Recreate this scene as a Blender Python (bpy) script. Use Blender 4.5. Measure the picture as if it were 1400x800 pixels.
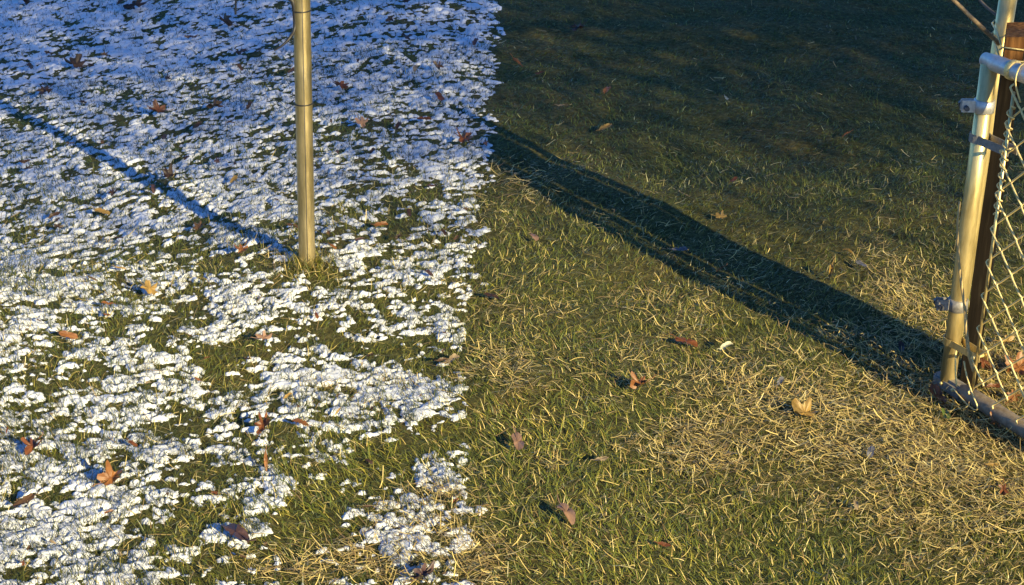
import bpy, bmesh, math, random
import numpy as np
from mathutils import Vector, Matrix

random.seed(7)
RNG = np.random.default_rng(11)
for o in list(bpy.data.objects):
    bpy.data.objects.remove(o)
S = bpy.context.scene
COL = S.collection

# ------------------------------------------------------------------ camera
PITCH, ROLL, FPX, CAMH = math.radians(24.0), math.radians(1.0), 2380.0, 1.65
fw = Vector((0, math.cos(PITCH), -math.sin(PITCH)))
rt0 = Vector((1, 0, 0))
up0 = rt0.cross(fw)
RT = rt0 * math.cos(ROLL) + up0 * math.sin(ROLL)
UP = -rt0 * math.sin(ROLL) + up0 * math.cos(ROLL)
EYE = Vector((0, 0, CAMH))
cd = bpy.data.cameras.new('camera')
cam = bpy.data.objects.new('camera', cd)
COL.objects.link(cam)
m3 = Matrix((RT, UP, -fw)).transposed()
cam.matrix_world = Matrix.Translation(EYE) @ m3.to_4x4()
cd.sensor_width = 36.0
cd.lens = 36.0 * FPX / 1400.0
cd.clip_start, cd.clip_end = 0.05, 1000.0
S.camera = cam

# ------------------------------------------------------------------ sky, sun, exposure
SUN_AZ, SUN_EL = math.radians(144.8), math.radians(22.5)
TO_SUN = Vector((math.sin(SUN_AZ) * math.cos(SUN_EL), math.cos(SUN_AZ) * math.cos(SUN_EL), math.sin(SUN_EL)))
W = bpy.data.worlds.new("World")
S.world = W
W.use_nodes = True
nt = W.node_tree
bg = nt.nodes['Background']
sky = nt.nodes.new('ShaderNodeTexSky')
sky.sky_type = 'NISHITA'
sky.sun_disc = False
sky.sun_elevation = SUN_EL
sky.sun_rotation = SUN_AZ
sky.ozone_density = 9.0
sky.dust_density = 0.3
sky.air_density = 1.0
hs_ = nt.nodes.new('ShaderNodeHueSaturation')
hs_.inputs['Saturation'].default_value = 1.05
hs_.inputs['Hue'].default_value = 0.503
nt.links.new(sky.outputs[0], hs_.inputs['Color'])
nt.links.new(hs_.outputs[0], bg.inputs[0])
bg.inputs[1].default_value = 0.108
sl = bpy.data.lights.new('sun', 'SUN')
sl.energy = 5.0
sl.angle = math.radians(0.5)
sl.color = (1.0, 0.82, 0.43)
sun = bpy.data.objects.new('sun', sl)
COL.objects.link(sun)
sun.rotation_euler = TO_SUN.to_track_quat('Z', 'Y').to_euler()
S.view_settings.view_transform = 'Standard'
S.view_settings.look = 'None'
S.view_settings.gamma = 1.0
S.view_settings.exposure = 1.3

# ------------------------------------------------------------------ helpers
def spot(px, py, z=0.0):
    """where the sight line through a point of the photograph meets the height z"""
    d = fw + RT * ((px - 700) / FPX) - UP * ((py - 400) / FPX)
    return EYE + d * ((z - CAMH) / d.z)

def tag(o, label=None, cat=None, group=None, kind=None):
    if label: o['label'] = label
    if cat: o['category'] = cat
    if group: o['group'] = group
    if kind: o['kind'] = kind
    return o

def empty(name, loc, rz=0.0):
    o = bpy.data.objects.new(name, None)
    o.location = loc
    o.rotation_euler = (0, 0, rz)
    o.empty_display_size = 0.05
    COL.objects.link(o)
    return o

def link_mesh(name, me, mat, parent=None):
    o = bpy.data.objects.new(name, me)
    if mat is not None and not me.materials:
        me.materials.append(mat)
    COL.objects.link(o)
    if parent is not None:
        o.parent = parent
    return o

def from_arrays(name, V, F, mat, colors=None, smooth=False, parent=None):
    """V (n,3), F (m,k) all faces of k corners"""
    V = np.asarray(V, dtype=np.float32); F = np.asarray(F, dtype=np.int32)
    me = bpy.data.meshes.new(name)
    me.vertices.add(len(V)); me.vertices.foreach_set('co', V.ravel())
    k = F.shape[1]
    me.loops.add(F.size); me.loops.foreach_set('vertex_index', F.ravel())
    me.polygons.add(len(F))
    me.polygons.foreach_set('loop_start', np.arange(0, F.size, k, dtype=np.int32))
    me.polygons.foreach_set('use_smooth', np.full(len(F), smooth))
    me.update(calc_edges=True)
    if colors is not None:
        at = me.color_attributes.new('tone', 'FLOAT_COLOR', 'POINT')
        c4 = np.ones((len(V), 4), dtype=np.float32); c4[:, :3] = colors
        at.data.foreach_set('color', c4.ravel())
    return link_mesh(name, me, mat, parent)

_TAB = np.random.default_rng(3).random((256, 256)).astype(np.float32)
def vnoise(x, y, scale, seed=0):
    x = np.asarray(x, np.float64) / scale + 37.17 * seed + 500.3
    y = np.asarray(y, np.float64) / scale + 91.73 * seed + 700.9
    # turn the lattice so that its axes do not show
    a = 0.6 + 0.9 * seed
    x, y = x * math.cos(a) - y * math.sin(a), x * math.sin(a) + y * math.cos(a)
    xi = np.floor(x).astype(np.int64); yi = np.floor(y).astype(np.int64)
    fx = x - xi; fy = y - yi
    fx = fx * fx * (3 - 2 * fx); fy = fy * fy * (3 - 2 * fy)
    g = lambda i, j: _TAB[i & 255, j & 255]
    return ((g(xi, yi) * (1 - fx) + g(xi + 1, yi) * fx) * (1 - fy) + (g(xi, yi + 1) * (1 - fx) + g(xi + 1, yi + 1) * fx) * fy) * 2 - 1

def sstep(a, b, x):
    t = np.clip((np.asarray(x, dtype=np.float64) - a) / (b - a), 0, 1)
    return t * t * (3 - 2 * t)

# ------------------------------------------------------------------ materials
def mat_base(name):
    m = bpy.data.materials.new(name)
    m.use_nodes = True
    n = m.node_tree.nodes; l = m.node_tree.links
    return m, n, l, n['Principled BSDF']

def noise_node(n, l, scale, detail=4, rough=0.6, coord='Object'):
    tc = n.new('ShaderNodeTexCoord'); t = n.new('ShaderNodeTexNoise')
    t.inputs['Scale'].default_value = scale; t.inputs['Detail'].default_value = detail
    t.inputs['Roughness'].default_value = rough
    l.new(tc.outputs[coord], t.inputs['Vector'])
    return t

def ramp(n, l, src, stops):
    r = n.new('ShaderNodeValToRGB')
    el = r.color_ramp.elements
    while len(el) < len(stops): el.new(0.5)
    for e, (p, c) in zip(el, stops):
        e.position = p; e.color = (*c, 1)
    l.new(src, r.inputs[0])
    return r

def bump(n, l, src, strength, dist, bsdf):
    b = n.new('ShaderNodeBump'); b.inputs['Strength'].default_value = strength
    b.inputs['Distance'].default_value = dist
    l.new(src, b.inputs['Height']); l.new(b.outputs[0], bsdf.inputs['Normal'])

def mat_blades(name, transl=0.3, rough=0.45, spec=0.35):
    m, n, l, p = mat_base(name)
    a = n.new('ShaderNodeAttribute'); a.attribute_name = 'tone'
    l.new(a.outputs['Color'], p.inputs['Base Color'])
    p.inputs['Roughness'].default_value = rough
    p.inputs['Specular IOR Level'].default_value = spec
    t = n.new('ShaderNodeBsdfTranslucent'); l.new(a.outputs['Color'], t.inputs['Color'])
    mx = n.new('ShaderNodeMixShader'); mx.inputs[0].default_value = transl
    l.new(p.outputs[0], mx.inputs[1]); l.new(t.outputs[0], mx.inputs[2])
    l.new(mx.outputs[0], n['Material Output'].inputs['Surface'])
    return m

def mat_metal(name, c0, c1, rough=0.38, metal=0.85, scale=60, zs=0.15):
    m, n, l, p = mat_base(name)
    tc = n.new('ShaderNodeTexCoord'); mp = n.new('ShaderNodeMapping')
    mp.inputs['Scale'].default_value = (1, 1, zs)
    t = n.new('ShaderNodeTexNoise'); t.inputs['Scale'].default_value = scale; t.inputs['Detail'].default_value = 5
    t.inputs['Roughness'].default_value = 0.7
    l.new(tc.outputs['Object'], mp.inputs[0]); l.new(mp.outputs[0], t.inputs['Vector'])
    r = ramp(n, l, t.outputs['Fac'], [(0.32, c0), (0.68, c1)])
    l.new(r.outputs[0], p.inputs['Base Color'])
    p.inputs['Metallic'].default_value = metal
    rr = n.new('ShaderNodeMapRange'); rr.inputs['To Min'].default_value = rough - 0.08; rr.inputs['To Max'].default_value = rough + 0.14
    l.new(t.outputs['Fac'], rr.inputs['Value']); l.new(rr.outputs[0], p.inputs['Roughness'])
    bump(n, l, t.outputs['Fac'], 0.1, 0.0006, p)
    return m

def mat_simple(name, c0, c1, rough=0.7, scale=40, bstr=0.3, bdist=0.002, spec=0.4):
    m, n, l, p = mat_base(name)
    t = noise_node(n, l, scale)
    r = ramp(n, l, t.outputs['Fac'], [(0.3, c0), (0.7, c1)])
    l.new(r.outputs[0], p.inputs['Base Color'])
    p.inputs['Roughness'].default_value = rough
    p.inputs['Specular IOR Level'].default_value = spec
    bump(n, l, t.outputs['Fac'], bstr, bdist, p)
    return m

M = {}
# soil and thatch under the blades
m, n, l, p = mat_base('turf soil')
t1 = noise_node(n, l, 55, 8, 0.7); t2 = noise_node(n, l, 3.0, 3, 0.5)
r1 = ramp(n, l, t1.outputs['Fac'], [(0.30, (0.025, 0.023, 0.010)), (0.52, (0.08, 0.072, 0.030)), (0.72, (0.19, 0.155, 0.075))])
r2 = ramp(n, l, t2.outputs['Fac'], [(0.35, (0.7, 0.85, 0.6)), (0.65, (0.95, 0.93, 0.75))])
mm = n.new('ShaderNodeMix'); mm.data_type = 'RGBA'; mm.blend_type = 'MULTIPLY'; mm.inputs[0].default_value = 1
l.new(r1.outputs[0], mm.inputs[6]); l.new(r2.outputs[0], mm.inputs[7]); l.new(mm.outputs[2], p.inputs['Base Color'])
p.inputs['Roughness'].default_value = 0.95; p.inputs['Specular IOR Level'].default_value = 0.1
bump(n, l, t1.outputs['Fac'], 0.8, 0.012, p)
M['soil'] = m
M['grass'] = mat_blades('grass blades', 0.28, 0.42, 0.4)
M['straw'] = mat_blades('dry straw', 0.15, 0.5, 0.35)
m, n, l, p = mat_base('snow')
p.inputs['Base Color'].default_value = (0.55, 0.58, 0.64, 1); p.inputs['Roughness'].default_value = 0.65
p.inputs['Specular IOR Level'].default_value = 0.35
t1 = noise_node(n, l, 420, 3, 0.6); bump(n, l, t1.outputs['Fac'], 0.35, 0.002, p)
M['snow'] = m
M['galv'] = mat_metal('galvanised steel', (0.36, 0.27, 0.11), (0.84, 0.67, 0.31), 0.36, 0.72, 38)
M['galv2'] = mat_metal('weathered galvanised pipe', (0.40, 0.39, 0.37), (0.62, 0.60, 0.57), 0.42, 0.55, 90, 1)
M['pole'] = mat_metal('brassy weathered pole', (0.36, 0.28, 0.13), (0.72, 0.58, 0.30), 0.34, 0.88, 45)
M['low_rail'] = mat_metal('dull brown pipe', (0.12, 0.088, 0.055), (0.25, 0.20, 0.14), 0.65, 0.15, 90, 1)  # darker, browner pipe tone for the bottom rail
M['wire'] = mat_metal('galvanised wire', (0.46, 0.35, 0.14), (0.80, 0.64, 0.29), 0.42, 0.35, 200, 1)
M['black'] = mat_simple('black rubber', (0.008, 0.008, 0.009), (0.02, 0.02, 0.022), 0.5, 80, 0.1)
M['dark_steel'] = mat_metal('dark bolt steel', (0.05, 0.05, 0.055), (0.12, 0.12, 0.13), 0.5, 0.6)
M['cast'] = mat_metal('dull cast fitting', (0.16, 0.15, 0.14), (0.30, 0.28, 0.26), 0.6, 0.5, 120, 1)
# old stake: shade painted in as near-black wood, sunlit top painted orange
m, n, l, p = mat_base('shade painted wood')
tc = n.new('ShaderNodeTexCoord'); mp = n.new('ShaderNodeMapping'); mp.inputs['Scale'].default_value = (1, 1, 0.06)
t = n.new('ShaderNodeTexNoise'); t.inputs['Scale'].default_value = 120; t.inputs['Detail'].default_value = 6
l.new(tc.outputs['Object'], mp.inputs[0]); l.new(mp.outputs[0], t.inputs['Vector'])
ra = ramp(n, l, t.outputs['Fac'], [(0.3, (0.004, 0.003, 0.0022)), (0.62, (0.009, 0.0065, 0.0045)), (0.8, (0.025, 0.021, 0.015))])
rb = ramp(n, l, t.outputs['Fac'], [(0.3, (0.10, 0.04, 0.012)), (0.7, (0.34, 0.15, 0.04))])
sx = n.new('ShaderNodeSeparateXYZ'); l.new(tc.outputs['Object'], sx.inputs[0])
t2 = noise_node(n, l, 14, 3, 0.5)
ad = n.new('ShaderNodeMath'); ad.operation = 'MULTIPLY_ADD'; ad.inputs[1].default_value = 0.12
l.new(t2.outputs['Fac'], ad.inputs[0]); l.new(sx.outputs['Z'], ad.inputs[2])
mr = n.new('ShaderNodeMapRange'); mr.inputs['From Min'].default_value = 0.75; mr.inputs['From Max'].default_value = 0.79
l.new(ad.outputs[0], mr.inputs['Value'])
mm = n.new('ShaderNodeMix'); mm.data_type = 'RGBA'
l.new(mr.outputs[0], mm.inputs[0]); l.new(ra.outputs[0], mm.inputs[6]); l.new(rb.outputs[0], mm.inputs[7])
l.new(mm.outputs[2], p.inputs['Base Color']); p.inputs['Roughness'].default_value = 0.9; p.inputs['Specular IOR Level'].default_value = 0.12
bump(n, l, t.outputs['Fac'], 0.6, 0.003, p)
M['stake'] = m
M['stalk'] = mat_simple('dry stalk', (0.30, 0.20, 0.08), (0.52, 0.38, 0.17), 0.6, 60)
M['twig'] = mat_simple('twig bark', (0.20, 0.13, 0.07), (0.42, 0.29, 0.15), 0.7, 90)
M['twig_dark'] = mat_simple('dark twig bark', (0.07, 0.06, 0.05), (0.14, 0.12, 0.10), 0.8, 90)
M['bark'] = mat_simple('tree bark', (0.05, 0.04, 0.03), (0.14, 0.11, 0.08), 0.9, 12, 0.8, 0.03)
M['needles'] = mat_simple('shade screen leaves', (0.03, 0.05, 0.02), (0.06, 0.09, 0.03), 0.6, 10)

# ------------------------------------------------------------------ ground
def zg(x, y):
    dip = -0.15 * np.clip(-np.asarray(x, dtype=np.float64) - .45, 0, 3) * sstep(3.4, 4.4, y)
    return dip + 0.010 * vnoise(x, y, 0.45, 1) + 0.006 * vnoise(x, y, 0.16, 2) - 0.006

def axis(fine0, fine1, step, far, grow=1.35):
    a = list(np.arange(fine0, fine1 + 1e-6, step))
    s = step
    hi, lo = [a[-1]], [a[0]]
    while hi[-1] < far: s *= grow; hi.append(hi[-1] + s)
    s = step
    while lo[-1] > -far: s *= grow; lo.append(lo[-1] - s)
    return np.array(lo[:0:-1] + a + hi[1:])
gx = axis(-2.4, 2.5, 0.025, 150); gy = axis(1.8, 7.6, 0.025, 150)
X, Y = np.meshgrid(gx, gy)
fade = np.clip(1.5 - 0.02 * np.hypot(X, Y), 0, 1)
Z = zg(np.maximum(X, -4), Y) * fade + 0.004 * vnoise(X, Y, 0.03, 4) * (np.hypot(X, Y) < 12)
nx, ny = len(gx), len(gy)
idx = np.arange(nx * ny).reshape(ny, nx)
Fq = np.stack([idx[:-1, :-1], idx[:-1, 1:], idx[1:, 1:], idx[1:, :-1]], -1).reshape(-1, 4)
g = from_arrays('ground', np.stack([X, Y, Z], -1).reshape(-1, 3), Fq, M['soil'], smooth=True)
tag(g, 'brown thatchy soil under the lawn', kind='structure')

# ------------------------------------------------------------------ what covers the ground where
EDGE_P = [(683, -40), (676, 100), (668, 200), (655, 300), (643, 430), (634, 520), (650, 620), (660, 680), (640, 760), (640, 860)]
EP = np.array([[spot(*q).x, spot(*q).y] for q in EDGE_P])[::-1]
def edge_x(y):
    return np.interp(y, EP[:, 1], EP[:, 0])

def ell(px, py, rx, ry, amt):
    c = spot(px, py); a = spot(px + rx, py); b = spot(px, py - ry); b2 = spot(px, py + ry)
    return (c.x, (b.y + b2.y) / 2, abs(a.x - c.x), abs(b.y - b2.y) / 2, amt)
# patches in the snow without snow (negative: more snow)
BARE = [ell(*e) for e in [
    (430, 375, 45, 14, .8), (560, 275, 45, 14, .5), (470, 290, 35, 10, .5), (310, 335, 45, 16, .5), (540, 310, 30, 10, .5),
    (560, 350, 45, 10, .5), (225, 435, 55, 18, .55), (110, 440, 40, 12, .4), (300, 500, 30, 26, .7), (340, 475, 30, 20, .6),
    (430, 450, 50, 14, .55), (540, 470, 60, 12, .6), (640, 598, 55, 17, .8), (560, 598, 55, 16, .75), (470, 622, 60, 24, .75), (430, 690, 40, 34, .7),
    (520, 650, 40, 22, .6), (400, 750, 35, 40, .9), (300, 690, 55, 26, .65), (235, 740, 50, 26, .7), (300, 770, 60, 24, .7), (60, 590, 60, 10, .35),
    (100, 665, 40, 12, .4), (440, 720, 40, 26, .6), (500, 780, 40, 30, .35), (540, 560, 30, 8, .4), (600, 495, 30, 8, .6), (380, 600, 30, 16, .4), (270, 575, 60, 30, .35),
    (150, 610, 25, 14, .5), (270, 640, 35, 20, .4), (100, 500, 70, 20, .3), (250, 300, 60, 18, .25), (60, 340, 50, 12, .35), (590, 400, 40, 12, .45),
    (500, 500, 90, 14, -.3), (540, 540, 80, 12, -.25), (580, 660, 60, 22, -.35), (600, 700, 60, 20, -.15), (570, 740, 60, 30, -.2), (180, 530, 80, 25, -.1),
    (330, 725, 50, 16, -.3), (60, 720, 80, 40, -.1), (150, 770, 90, 30, -.1), (480, 555, 80, 16, -.2), (600, 440, 45, 16, -.2)]]
def patches(x, y, L):
    f = np.zeros_like(np.asarray(x, dtype=np.float64))
    wx = 0.035 * vnoise(x, y, 0.07, 21); wy = 0.06 * vnoise(x, y, 0.07, 22)
    for cx, cy, rx, ry, a in L:
        d = ((x + wx - cx) / rx) ** 2 + ((y + wy - cy) / ry) ** 2
        f += a * np.exp(-d * 0.9)
    return f

def snow_field(x, y):
    """above zero: snow lies here"""
    x0_, y0_ = x, y
    x = x0_ + .006 * vnoise(x0_, y0_, 0.013, 38) + .003 * vnoise(x0_, y0_, 0.006, 39)
    y = y0_ + .006 * vnoise(x0_, y0_, 0.013, 48) + .003 * vnoise(x0_, y0_, 0.006, 49)
    n = (0.10 * vnoise(x, y * 0.8, 0.30, 31) + 0.30 * vnoise(x, y * 0.9, 0.075, 32) + 0.42 * vnoise(x, y, 0.024, 33)
         + 0.56 * vnoise(x * .8, y * 1.2, 0.0135, 34) + 0.30 * vnoise(x, y, 0.0072, 35))
    e = edge_x(y) + 0.03 * vnoise(x, y, 0.10, 36) + 0.03 * vnoise(x, y, 0.03, 37)
    n = n + 0.02 + .05 * sstep(4.6, 3.2, y) - 1.0 * patches(x, y, BARE)
    return np.minimum(n, (e - x) * 14)

# dry, strawy ground on the bare side
DRY = [ell(*e) for e in [
    (1150, 590, 230, 60, 1.0), (1330, 620, 130, 90, .9), (1050, 550, 120, 40, .6), (1240, 400, 55, 50, .9), (1200, 470, 90, 30, .6), (690, 510, 60, 26, .65), (640, 760, 80, 60, .9),
    (920, 470, 100, 40, .15), (1300, 720, 150, 60, .45), (750, 640, 60, 30, .5), (780, 430, 60, 20, .12), (530, 760, 90, 50, .9), (600, 690, 80, 40, .6), (480, 520, 130, 20, .5),
    (1380, 520, 60, 60, 1.0), (960, 600, 60, 20, .6), (700, 250, 80, 30, .4), (870, 400, 90, 30, .12), (560, 600, 50, 14, .5), (400, 780, 40, 30, .6), (340, 780, 60, 20, .4)]]
GREEN = [ell(*e) for e in [
    (840, 740, 150, 70, .8), (700, 600, 90, 40, .8), (850, 560, 130, 30, .5), (720, 470, 60, 24, .5), (1100, 780, 120, 50, .4), (800, 640, 60, 30, .3), (480, 620, 90, 40, .9), (430, 700, 70, 40, .6),
    (300, 500, 40, 30, .6), (240, 740, 60, 40, .6), (1050, 640, 80, 40, .2), (700, 350, 120, 40, .4)]]

def dry_amount(x, y):
    d = patches(x, y, DRY) - 0.7 * patches(x, y, GREEN) + 0.2 * vnoise(x, y, 0.22, 41) + 0.22 * vnoise(x, y, 0.07, 42)
    return np.clip(d - 0.05, 0, 1)

# ------------------------------------------------------------------ snow
def snow_patch(x0, x1, y0, y1, step):
    xs = np.arange(x0, x1 + 1e-6, step); ys = np.arange(y0, y1 + 1e-6, step)
    X, Y = np.meshgrid(xs, ys)
    f = snow_field(X, Y)
    top = np.clip(f, 0, 1.2)
    h = 0.0012 + 0.0085 * (1 - np.exp(-2.6 * top)) + 0.0022 * vnoise(X, Y, 0.03, 51) + 0.0016 * vnoise(X, Y, 0.009, 52)
    Z = zg(X, Y) + np.where(f > 0, h, -0.002)
    keep = np.maximum.reduce([f[:-1, :-1], f[:-1, 1:], f[1:, 1:], f[1:, :-1]]) > 0
    idx = np.arange(X.size).reshape(X.shape)
    Fq = np.stack([idx[:-1, :-1], idx[:-1, 1:], idx[1:, 1:], idx[1:, :-1]], -1)[keep]
    used = np.zeros(X.size, bool); used[Fq.ravel()] = True
    remap = np.cumsum(used) - 1
    jx = RNG.uniform(-.3, .3, X.shape) * step; jy = RNG.uniform(-.3, .3, X.shape) * step
    V = np.stack([X + jx, Y + jy, Z], -1).reshape(-1, 3)[used]
    return V, remap[Fq]
Va, Fa = snow_patch(-1.4, 0.06, 2.25, 4.0, 0.0027)
Vb, Fb = snow_patch(-2.7, 0.06, 4.0, 7.9, 0.0054)
sn = from_arrays('snow', np.concatenate([Va, Vb]), np.concatenate([Fa, Fb + len(Va)]), M['snow'], smooth=True)
tag(sn, 'thin broken snow lying on the left half of the lawn', 'snow', kind='stuff')

# ------------------------------------------------------------------ blades
def blades(name, x, y, z0, length, width, az, lean, curl, color, mat, segs=3, label=None, cat=None, tip=0.15, parts=None):
    """one narrow tapering strip per blade, bent over in its own direction"""
    n = len(x)
    t = np.linspace(0, 1, segs + 1)
    ca, sa = np.cos(az), np.sin(az)
    P = np.zeros((n, segs + 1, 3)); th = lean.copy()
    cur = np.stack([x, y, z0], -1)
    P[:, 0] = cur
    dl = length / segs
    for k in range(1, segs + 1):
        hor = np.sin(th) * dl; ver = np.cos(th) * dl
        cur = cur + np.stack([ca * hor, sa * hor, ver], -1)
        P[:, k] = cur
        th = th + curl / segs
    # do not sink under the turf
    gz = zg(P[:, :, 0], P[:, :, 1])
    P[:, 1:, 2] = np.maximum(P[:, 1:, 2], gz[:, 1:] + 0.002)
    tw = az + np.pi / 2 + RNG.uniform(-.7, .7, n)
    side = np.stack([np.cos(tw), np.sin(tw), RNG.uniform(-.35, .35, n)], -1)
    w = width[:, None] * (1 - (1 - tip) * t[None, :] ** 1.6) * 0.5
    L = P - side[:, None] * w[..., None]; R = P + side[:, None] * w[..., None]
    V = np.stack([L, R], 2).reshape(n * (segs + 1) * 2, 3)
    b = (np.arange(n) * (segs + 1) * 2)[:, None]
    q = []
    for k in range(segs):
        o = 2 * k
        q.append(np.stack([b[:, 0] + o, b[:, 0] + o + 1, b[:, 0] + o + 3, b[:, 0] + o + 2], -1))
    F = np.stack(q, 1).reshape(-1, 4)
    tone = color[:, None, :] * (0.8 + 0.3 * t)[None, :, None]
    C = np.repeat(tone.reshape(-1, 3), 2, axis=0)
    if parts is not None:
        parts.append((V, F, C)); return None
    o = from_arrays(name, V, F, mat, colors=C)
    if label: tag(o, label, cat, kind='stuff')
    return o

def joined(name, parts, mat, label, cat):
    off, Vs, Fs, Cs = 0, [], [], []
    for V, F, C in parts:
        Vs.append(V); Fs.append(F + off); Cs.append(C); off += len(V)
    return tag(from_arrays(name, np.concatenate(Vs), np.concatenate(Fs), mat, colors=np.concatenate(Cs)), label, cat, kind='stuff')

def scatter(n_per_m2, y0, y1, pad=0.45):
    """points over the strip of lawn in view and a little beyond it"""
    hw = 0.31 * y1 + pad
    n = int(n_per_m2 * 2 * hw * (y1 - y0))
    x = RNG.uniform(-hw, hw, n); y = RNG.uniform(y0, y1, n)
    k = np.abs(x) < 0.31 * y + pad
    return x[k], y[k]

GREENS = np.array([[.085, .11, .016], [.13, .145, .022], [.21, .20, .032], [.30, .26, .045], [.09, .12, .026]])
DRIES = np.array([[.52, .40, .14], [.62, .49, .18], [.36, .26, .10], [.22, .15, .065], [.66, .56, .27]])
def pick(pal, n, wts=None):
    i = RNG.choice(len(pal), n, p=wts)
    return pal[i] * RNG.uniform(.75, 1.25, (n, 1))

xs, ys = [], []
for (d, a, b) in [(23000, 2.1, 3.0), (20000, 3.0, 3.8), (15000, 3.8, 4.7), (10000, 4.7, 5.8), (5500, 5.8, 7.4)]:
    x, y = scatter(d, a, b); xs.append(x); ys.append(y)
x = np.concatenate(xs); y = np.concatenate(ys)
sf = snow_field(x, y); left = edge_x(y) - x > 0
dry = dry_amount(x, y)
keep = RNG.random(len(x)) < np.where(left & (sf > 0), 0.95, 1 - 0.55 * dry)
x, y, sf, left, dry = x[keep], y[keep], sf[keep], left[keep], dry[keep]
n = len(x)
gr = patches(x, y, GREEN)
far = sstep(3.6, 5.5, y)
length = RNG.uniform(.014, .034, n) * (1 + .35 * gr) * (1 - .25 * far) * np.where(left & (sf > 0), 1.15, 1)
width = RNG.uniform(.0010, .0021, n) * (1 + .5 * far)
lean = np.where(left & (sf > 0), RNG.uniform(.1, .9, n), RNG.uniform(.5, 1.45, n))
curl = RNG.uniform(.2, 1.5, n)
# combed by wear: a slowly turning main direction with much scatter
az = 2.2 * vnoise(x, y, 0.35, 61) + 1.2 + RNG.normal(0, 1.1, n)
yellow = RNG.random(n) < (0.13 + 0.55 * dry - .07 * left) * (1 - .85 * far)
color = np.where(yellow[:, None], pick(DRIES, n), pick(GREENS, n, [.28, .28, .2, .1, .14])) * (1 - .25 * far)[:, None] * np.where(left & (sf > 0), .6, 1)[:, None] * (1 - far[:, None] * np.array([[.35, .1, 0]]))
color = color * (1 + .45 * np.clip(gr, 0, 1.2)[:, None] * np.array([[1.1, 1.0, .9]]))
turf = []
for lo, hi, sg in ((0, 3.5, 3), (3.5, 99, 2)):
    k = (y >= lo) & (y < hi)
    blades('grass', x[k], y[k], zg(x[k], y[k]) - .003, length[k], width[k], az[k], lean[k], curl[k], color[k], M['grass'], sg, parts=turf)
# thin dark blades that stand through the snow
xs, ys = [], []
for (d, a_, b_) in [(40000, 2.2, 3.2), (28000, 3.2, 4.2), (15000, 4.2, 5.8)]:
    x, y = scatter(d, a_, b_, .2); k = (x < edge_x(y)) & (snow_field(x, y) > 0) & (vnoise(x, y, .05, 71) > RNG.uniform(-.9, .5, len(x))); xs.append(x[k]); ys.append(y[k])
x = np.concatenate(xs); y = np.concatenate(ys); n = len(x)
blades('grass', x, y, zg(x, y), RNG.uniform(.016, .034, n), RNG.uniform(.0009, .0017, n), RNG.uniform(0, 6.28, n), RNG.uniform(.3, 1.25, n), RNG.uniform(.2, 1.4, n),
       pick(GREENS, n, [.4, .22, .06, .02, .3]) * .42, M['grass'], 2, parts=turf)
# longer tufts round the foot of the pole and of the gate
tx, ty = [], []
for (px_, py_, r0, r1, cnt) in ((420, 361, .016, .075, 420), (1296, 520, .016, .06, 160), (1330, 486, .01, .06, 160)):
    c_ = spot(px_, py_); an_ = RNG.uniform(0, 6.28, cnt); rr_ = r0 + (r1 - r0) * RNG.random(cnt) ** 1.5
    tx.append(c_.x + rr_ * np.cos(an_)); ty.append(c_.y + rr_ * np.sin(an_))
x = np.concatenate(tx); y = np.concatenate(ty); n = len(x)
blades('grass', x, y, zg(x, y) - .003, RNG.uniform(.03, .06, n), RNG.uniform(.0012, .0022, n), RNG.uniform(0, 6.28, n), RNG.uniform(.15, .9, n), RNG.uniform(.3, 1.6, n),
       np.where(RNG.random((n, 1)) < .3, pick(DRIES, n), pick(GREENS, n)) * .8, M['grass'], 3, parts=turf)
joined('grass', turf, M['grass'], 'short worn green lawn grass across the yard', 'grass')

xs, ys = [], []
for (d, a, b) in [(22000, 2.1, 3.0), (19000, 3.0, 3.8), (10000, 3.8, 4.7), (4000, 4.7, 6.2), (1500, 6.2, 7.4)]:
    x, y = scatter(d, a, b); xs.append(x); ys.append(y)
x = np.concatenate(xs); y = np.concatenate(ys)
dry = dry_amount(x, y); sf = snow_field(x, y); left = edge_x(y) - x > 0
keep = RNG.random(len(x)) < (0.05 + 0.95 * dry) * (1 - .8 * sstep(3.9, 5.0, y)) * np.where(left & (sf > 0), 0.12, 1)
x, y, dry = x[keep], y[keep], dry[keep]
n = len(x)
length = RNG.uniform(.010, .042, n)
width = RNG.uniform(.0008, .0022, n) * (1 + .4 * sstep(3.6, 5.5, y))
lean = RNG.uniform(1.15, 1.62, n); curl = RNG.uniform(-1.1, 1.1, n)
az = 0.25 + 1.5 * vnoise(x, y, 0.4, 63) + RNG.normal(0, .8, n) + np.where(RNG.random(n) < .5, np.pi, 0)
color = pick(DRIES, n, [.26, .2, .26, .2, .08])
blades('dry_grass', x, y, zg(x, y) + RNG.uniform(.002, .016, n), length, width, az, lean, curl, color, M['straw'], 3, 'dead tan straw matted over the bare worn ground', 'dry grass', tip=.5)

# ------------------------------------------------------------------ pipes and bars
def tube_arrays(pts, radii, sides=16, cap=True):
    pts = [Vector(p) for p in pts]
    V, F = [], []
    prev = None
    for i, p in enumerate(pts):
        t = (pts[min(i + 1, len(pts) - 1)] - pts[max(i - 1, 0)]).normalized()
        if prev is None:
            a = t.orthogonal().normalized()
        else:
            a = (prev - t * prev.dot(t)).normalized()
        prev = a
        b = t.cross(a)
        r = radii[i] if hasattr(radii, '__len__') else radii
        for k in range(sides):
            w = 2 * math.pi * k / sides
            V.append(p + a * (r * math.cos(w)) + b * (r * math.sin(w)))
    for i in range(len(pts) - 1):
        for k in range(sides):
            k2 = (k + 1) % sides
            F.append((i * sides + k, i * sides + k2, (i + 1) * sides + k2, (i + 1) * sides + k))
    if cap:
        F.append(tuple(range(sides))[::-1])
        F.append(tuple((len(pts) - 1) * sides + k for k in range(sides)))
    return V, F

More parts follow.
